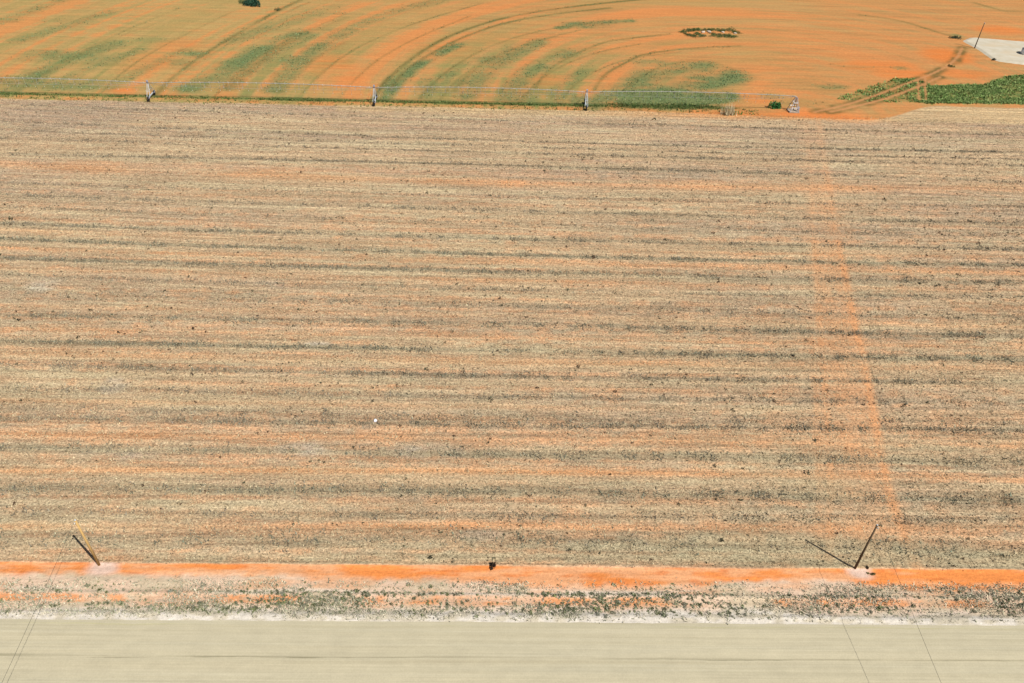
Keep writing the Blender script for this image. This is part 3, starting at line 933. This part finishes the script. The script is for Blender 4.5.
# ------------------------------------------------------------------ bushes and stones
def bush(name, x, y, rx_, ry_, h, col, seed, label, group=None, cat='bush', lobes=7, leaves=70):
    r_ = np.random.default_rng(seed)
    e = empty(name, (x, y, 0))
    tag(e, label, cat, group)
    ox = r_.normal(0, .42, lobes) * rx_; oy = r_.normal(0, .42, lobes) * ry_
    rr = r_.uniform(.35, .6, lobes) * min(rx_, ry_) * 1.1
    hh = r_.uniform(.6, 1.0, lobes) * h
    cc = np.array(col)[None] * r_.uniform(.75, 1.3, (lobes, 1))
    tri_object('foliage', [clump(ox, oy, np.zeros(lobes), rr, hh, cc, leaves, np.full(lobes, max(.14, .16 * h)), seed)], M_LEAF, e)
    mb = MB()
    for k in range(lobes):
        mb.tube((ox[k] * .2, oy[k] * .2, -.03), (ox[k] * .8, oy[k] * .8, hh[k] * .6), .05 * max(.5, h * .5), .015, 5)
    mb.build('stem', M_TWIG, e)
    return e


def stone(name, x, y, s, mat, seed, label, group=None):
    bm = bmesh.new()
    bmesh.ops.create_icosphere(bm, subdivisions=3, radius=1.0)
    r_ = np.random.default_rng(seed); off = r_.uniform(0, 50, 2)
    for v in bm.verts:
        k = .72 + .56 * float(fbm(np.array([v.co.x * 1.4 + off[0] + v.co.z]), np.array([v.co.y * 1.4 + off[1]]), seed, 3)[0])
        v.co = Vector((v.co.x * s[0] * k, v.co.y * s[1] * k, v.co.z * s[2] * k + s[2] * .55))
    me = bpy.data.meshes.new(name); bm.to_mesh(me); bm.free()
    o = link(name, me, mat); o.location = (x, y, 0); o.rotation_euler = (0, 0, r_.uniform(0, 6))
    return tag(o, label, 'stone', group)


x, y = survey(375.5, 421)
stone('white_stone', x, y, (.25, .22, .17), M_WSTONE, 3, 'single white stone lying in the middle of the stubble')
x, y = survey(492.5, 567)
bush('dark_bush', x, y, .42, .38, .85, (.028, .018, .012), 11, 'dark brown bush on the far edge of the orange strip', lobes=6, leaves=60)
x, y = survey(866, 568)
bush('small_bush', x, y, .24, .24, .4, (.05, .035, .02), 12, 'small brown bush just right of the dark leaning pole', lobes=5, leaves=40)
x, y = survey(872, 574.5)
bush('small_bush', x, y, .34, .2, .3, (.12, .10, .04), 13, 'olive sprawling weed on the orange strip below the small brown bush', lobes=5, leaves=40, cat='weed')
x, y = survey(776, 108)
bush('round_bush', x, y, 1.25, 1.1, 1.7, (.03, .12, .03), 14, 'rounded deep green bush beside the pivot tower', lobes=9, leaves=110)
x, y = survey(252, 5)
bush('round_bush', x, y, 2.6, 2.2, 2.6, (.022, .06, .035), 15, 'large blue green bush cut by the top edge of the picture', lobes=11, leaves=120)
x, y = survey(243, 3)
bush('round_bush', x, y, 2.0, 1.6, 1.2, (.085, .11, .04), 19, 'pale green low bush left of the large blue green bush', lobes=9, leaves=90)
x, y = survey(277, 10)
bush('small_bush', x, y, 1.4, 1.2, .9, (.09, .10, .04), 16, 'small olive bush below the large blue green bush', lobes=7, leaves=70)
x, y = survey(957, 38.5)
bush('spreading_bush', x, y, 2.3, 1.0, .9, (.035, .055, .03), 17, 'low spreading dark bush left of the far pole', lobes=11, leaves=90)
x, y = survey(951, 67)
bush('small_bush', x, y, .8, .7, .7, (.06, .075, .02), 18, 'lone small olive bush on the bare orange mound', lobes=6, leaves=60)
x, y = survey(993, 60)
bush('small_bush', x, y, 1.0, .6, .7, (.03, .03, .02), 20, 'flat dark bush at the near rim of the pale pad', lobes=7, leaves=60)

# ring of scrub around pale rocks
k = 0
for px, py, r_ in [(684, 31, 1.2), (688, 29.5, 1.2), (693, 29.5, 1.3), (699, 29, 1.2), (705, 29, 1.1), (711, 29, 1.1), (717, 29.5, 1.2), (724, 29.5, 1.2), (731, 29.5, 1.4), (735, 31, 1.3),
                   (688, 33.5, 1.2), (692, 35.5, 1.3), (697, 33, 1.4), (702, 35, 1.3), (715, 34, 1.4), (719, 35.5, 1.5), (724, 34.5, 1.1), (729, 35, 1.2), (733, 35.5, 1.0)]:
    x, y = survey(px, py + 1.2)
    bush('scrub_bush', x, y, r_ * 1.5, r_ * 1.25, .62, [(.07, .105, .03), (.10, .12, .045), (.05, .08, .022)][k % 3], 600 + k,
         'low olive scrub bush in the small thicket ringing pale rocks in the far circle', 'scrub bushes ringing the pale rocks', lobes=8, leaves=90)
    k += 1
for px, py, s in [(703, 32.3, 1.0), (709, 32.2, 1.1), (723, 32.4, .8), (735, 33.6, .8)]:
    x, y = survey(px, py)
    stone('pale_rock', x, y, (s * .7, s * .5, s * .28), M_STONE, 700 + k, 'pale rock lying among the scrub bushes in the far circle', 'pale rocks in the scrub thicket')
    k += 1

# tall dry tuft standing by the pipe
x, y = survey(728.5, 114.5)
e = empty('dry_grass_tuft', (x, y, 0)); tag(e, 'tall pale dry grass tuft between the green strip and the round bush', 'grass tuft')
r_ = np.random.default_rng(31); q = 46
tri_object('blades', [blades(r_.normal(0, .9, q), r_.normal(0, .5, q), np.zeros(q), r_.uniform(1.6, 3.4, q), np.full(q, .16), np.tile([.5, .43, .28], (q, 1)), 3, .35, 1.0, 32)], M_STRAW, e)
qx = r_.normal(.2, .9, 14)
tri_object('green_shoots', [blades(qx + 1.2, r_.normal(0, .4, 14), np.zeros(14), r_.uniform(.6, 1.5, 14), np.full(14, .2), np.tile([.10, .18, .04], (14, 1)), 3, .5, 1.0, 33)], M_LEAF, e)


# ------------------------------------------------------------------ poles and wires
def utility_pole(x, y, h, lean, mat, label, r=.15):
    e = empty('utility_pole', (x, y, 0)); tag(e, label, 'pole', 'utility poles')
    top = Vector((lean[0], lean[1], h))
    MB().tube((0, 0, -.3), top, r, r * .68, 12).build('shaft', mat, e)
    cp = MB(); cp.tube(top, top + Vector((0, 0, .05)), r * .74, r * .5, 12); cp.build('cap', M_GALV, e)
    i = MB()
    i.tube(top + Vector((0, -.1, -.25)), top + Vector((0, -.32, -.22)), .03, .03, 8)
    i.build('bracket', M_GALV, e)
    j = MB()
    for k in range(3):
        c_ = top + Vector((0, -.34, -.22 + .07 * k)); j.tube(c_, c_ + Vector((0, 0, .05)), .085 - .012 * k, .06 - .01 * k, 10)
    j.build('insulator', M_CERAM, e)
    return Vector((x, y, 0)) + top + Vector((0, -.34, -.02))


xl, yl = survey(99.3, 565)
tl = utility_pole(xl, yl, 8.4, (-.05, 0, 0), M_WOOD_P, 'pale yellowish wooden pole standing on a whitish sand patch', .155)
xr, yr = survey(854.6, 568.8)
tr = utility_pole(xr, yr, 8.45, (0, 0, 0), M_WOOD_D, 'dark wooden pole at the orange strip with a long shadow to its left', .145)
xf, yf = survey(974.5, 48.2)
tf = utility_pole(xf, yf, 7.6, (0, .0, 0), M_WOOD_D, 'distant thin pole at the corner of the pale pad', .16)


def wire(a, b, sag, label):
    pts = []
    for k in range(49):
        s_ = k / 48
        p = a.lerp(b, s_); p.z -= sag * 4 * s_ * (1 - s_)
        pts.append(p)
    o = MB().path(pts, .017, 6).build('overhead_wire', M_WIRE)
    return tag(o, label, 'wire', 'overhead wires crossing the road')


wire(tl, Vector((-45.4, -30, 8.4)), 2.2, 'thin overhead wire running from the pale pole across the road')
wire(tr, Vector((45.0, -30, 8.4)), 2.6, 'thin overhead wire running from the dark near pole across the road')

# ------------------------------------------------------------------ water tank at the pad edge
xt, yt = survey(1024, 55)
e = empty('water_tank', (xt + .4, yt, .3)); tag(e, 'low white round water tank cut by the right edge of the picture', 'tank')
b_ = MB(); b_.tube((0, 0, -.1), (0, 0, 1.5), 1.5, 1.5, 28); b_.build('wall', M_WHITE, e)
b_ = MB()
for k in range(3): b_.tube((0, 0, .25 + .45 * k), (0, 0, .31 + .45 * k), 1.53, 1.53, 28)
b_.build('hoops', M_GALV, e)
b_ = MB(); b_.tube((0, 0, 1.503), (0, 0, 1.85), 1.56, .3, 28); b_.tube((0, 0, 1.8), (0, 0, 1.98), .3, .28, 16); b_.build('lid', M_WHITE, e)

# ------------------------------------------------------------------ the centre pivot irrigation machine
root = empty('irrigation_pivot', (PIV[0], PIPE_Y, 0))
tag(root, 'long pale irrigation pipe on wheeled towers crossing the far field edge', 'irrigation machine')
TOWX = [-53.0, -106.1, -161.95, -216.0]
PH = 3.9
# pivot tower: four legs to a concrete pad, riser, swivel, control box
MB().box((0, 0, .12), (2.6, 2.5, .26), .03).build('concrete_pad', M_CONC, root)
for sx in (-1, 1):
    for sy in (-1, 1):
        MB().tube((sx * 1.15, sy * 1.12, .24), (sx * .22, sy * .22, PH - .25), .085, .07, 6).build('pivot_leg', M_BOX, root)
br = MB()
for z_, w_ in ((1.2, .885), (2.4, .577)):
    c4 = [(-w_, -w_), (w_, -w_), (w_, w_), (-w_, w_)]
    for i in range(4): br.tube((*c4[i], z_), (*c4[(i + 1) % 4], z_), .04, .04, 6)
br.build('leg_brace', M_GALV, root)
MB().path([(0, 0, .24), (0, 0, 3.0), (0, 0, 3.55), (-.12, 0, 3.85), (-.45, 0, PH + .02), (-1.2, 0, PH + .02)], .11, 10).build('riser', M_PIPE, root)
cb = MB().box((1.0, -.55, .95), (.45, .35, .8), .03); cb.build('control_box', M_BOX, root)

hose_me = None
truss_me = {}
for s_i in range(4):
    x0 = 0 if s_i == 0 else TOWX[s_i - 1]
    x1 = TOWX[s_i]
    L = x0 - x1
    K = 12
    zf = lambda f: PH + .55 * 4 * f * (1 - f)
    pts = [(x0 - L * k / (2 * K), 0, zf(k / (2 * K))) for k in range(2 * K + 1)]
    if s_i == 0: pts = [(-1.2, 0, PH + .02)] + [p for p in pts if p[0] < -1.6]
    sp = MB().path(pts, .075, 10).build('span_pipe', M_PIPE, root)
    # truss: V struts to two bow rods below the pipe
    tb = MB()
    node = []
    for k in range(1, K):
        f = k / K
        dz = 1.25 * (4 * f * (1 - f)) ** .5
        x_ = x0 - L * f
        node.append((x_, zf(f), dz))
    for sy in (-1, 1):
        bow = [(x0 - .4, 0, PH - .15)] + [(x_, sy * .55, z_ - dz) for x_, z_, dz in node] + [(x1 + .4, 0, PH - .15)]
        tb.path(bow, .02, 5)
        for x_, z_, dz in node: tb.tube((x_, 0, z_ - .08), (x_, sy * .55, z_ - dz), .025, .025, 5)
    for x_, z_, dz in node: tb.tube((x_, -.55, z_ - dz), (x_, .55, z_ - dz), .022, .022, 5)
    tb.build('truss', M_TRUSS, root)
    # drop hoses
    nh = 24
    for k in range(nh):
        f = (k + .5) / nh
        if hose_me is None:
            mb = MB().path([(0, 0, 0), (0, .12, .16), (0, .26, .10), (0, .3, -.2), (0, .3, -2.1)], .022, 6)
            mb.tube((0, .3, -2.1), (0, .3, -2.24), .05, .035, 8)
            h0 = mb.build('drop_hose', M_HOSE, root); hose_me = h0.data; ho = h0
        else:
            ho = h0.copy(); COL.objects.link(ho); ho.parent = root
        ho.location = (x0 - L * f, 0, zf(f))

# wheel towers: A-frame, base beam, drive box, two wheels
def wheel_tower(x):
    fr = MB()
    for sx in (-.35, .35):
        for sy in (-1, 1): fr.tube((sx * .4, sy * .12, PH - .1), (sx, sy * 1.75, .95), .075, .065, 6)
    for sy in (-1, 1):
        fr.tube((-.35, sy * 1.05, 2.15), (.35, sy * 1.05, 2.15), .04, .04, 6)
    fr.tube((0, -.9, 2.2), (0, .9, 2.2), .045, .045, 6)
    tw = fr.build('wheel_tower', M_GALV, root)
    tw.location = (x, 0, 0)
    bb = MB().box((0, 0, .9), (.22, 4.3, .2), .02); bb.build('base_beam', M_GALV, tw)
    cbx = MB().box((.02, -.15, PH + .45), (.42, .3, .5), .02); cbx.build('tower_box', M_BOX, tw)
    for sy in (-1, 1):
        wm = MB()
        c0 = Vector((0, sy * 2.05, .62))
        prof_ = [(.32, .13), (.52, .15), (.60, .12), (.625, .05), (.625, -.05), (.60, -.12), (.52, -.15), (.32, -.13)]
        n_ = 24
        rg = []
        for a_i in range(n_):
            th = 2 * math.pi * a_i / n_
            lug = .02 if a_i % 2 else 0
            rg.append([wm.bm.verts.new(c0 + Vector((p[1], math.cos(th) * (p[0] - (lug if p[0] > .55 else 0)), math.sin(th) * (p[0] - (lug if p[0] > .55 else 0))))) for p in prof_])
        for a_i in range(n_):
            A_, B_ = rg[a_i], rg[(a_i + 1) % n_]
            for k in range(len(prof_)):
                wm.bm.faces.new((A_[k], A_[(k + 1) % len(prof_)], B_[(k + 1) % len(prof_)], B_[k]))
        wm.tube(c0 + Vector((-.06, 0, 0)), c0 + Vector((.06, 0, 0)), .33, .33, 18)
        wm.build('wheel', M_TYRE, tw)
        mm = MB().box((.22, sy * 1.75, .82), (.3, .28, .26), .02); mm.build('drive_box', M_BOX, tw)
    return tw


for x in TOWX[:3]: wheel_tower(x)
wheel_tower(TOWX[3])
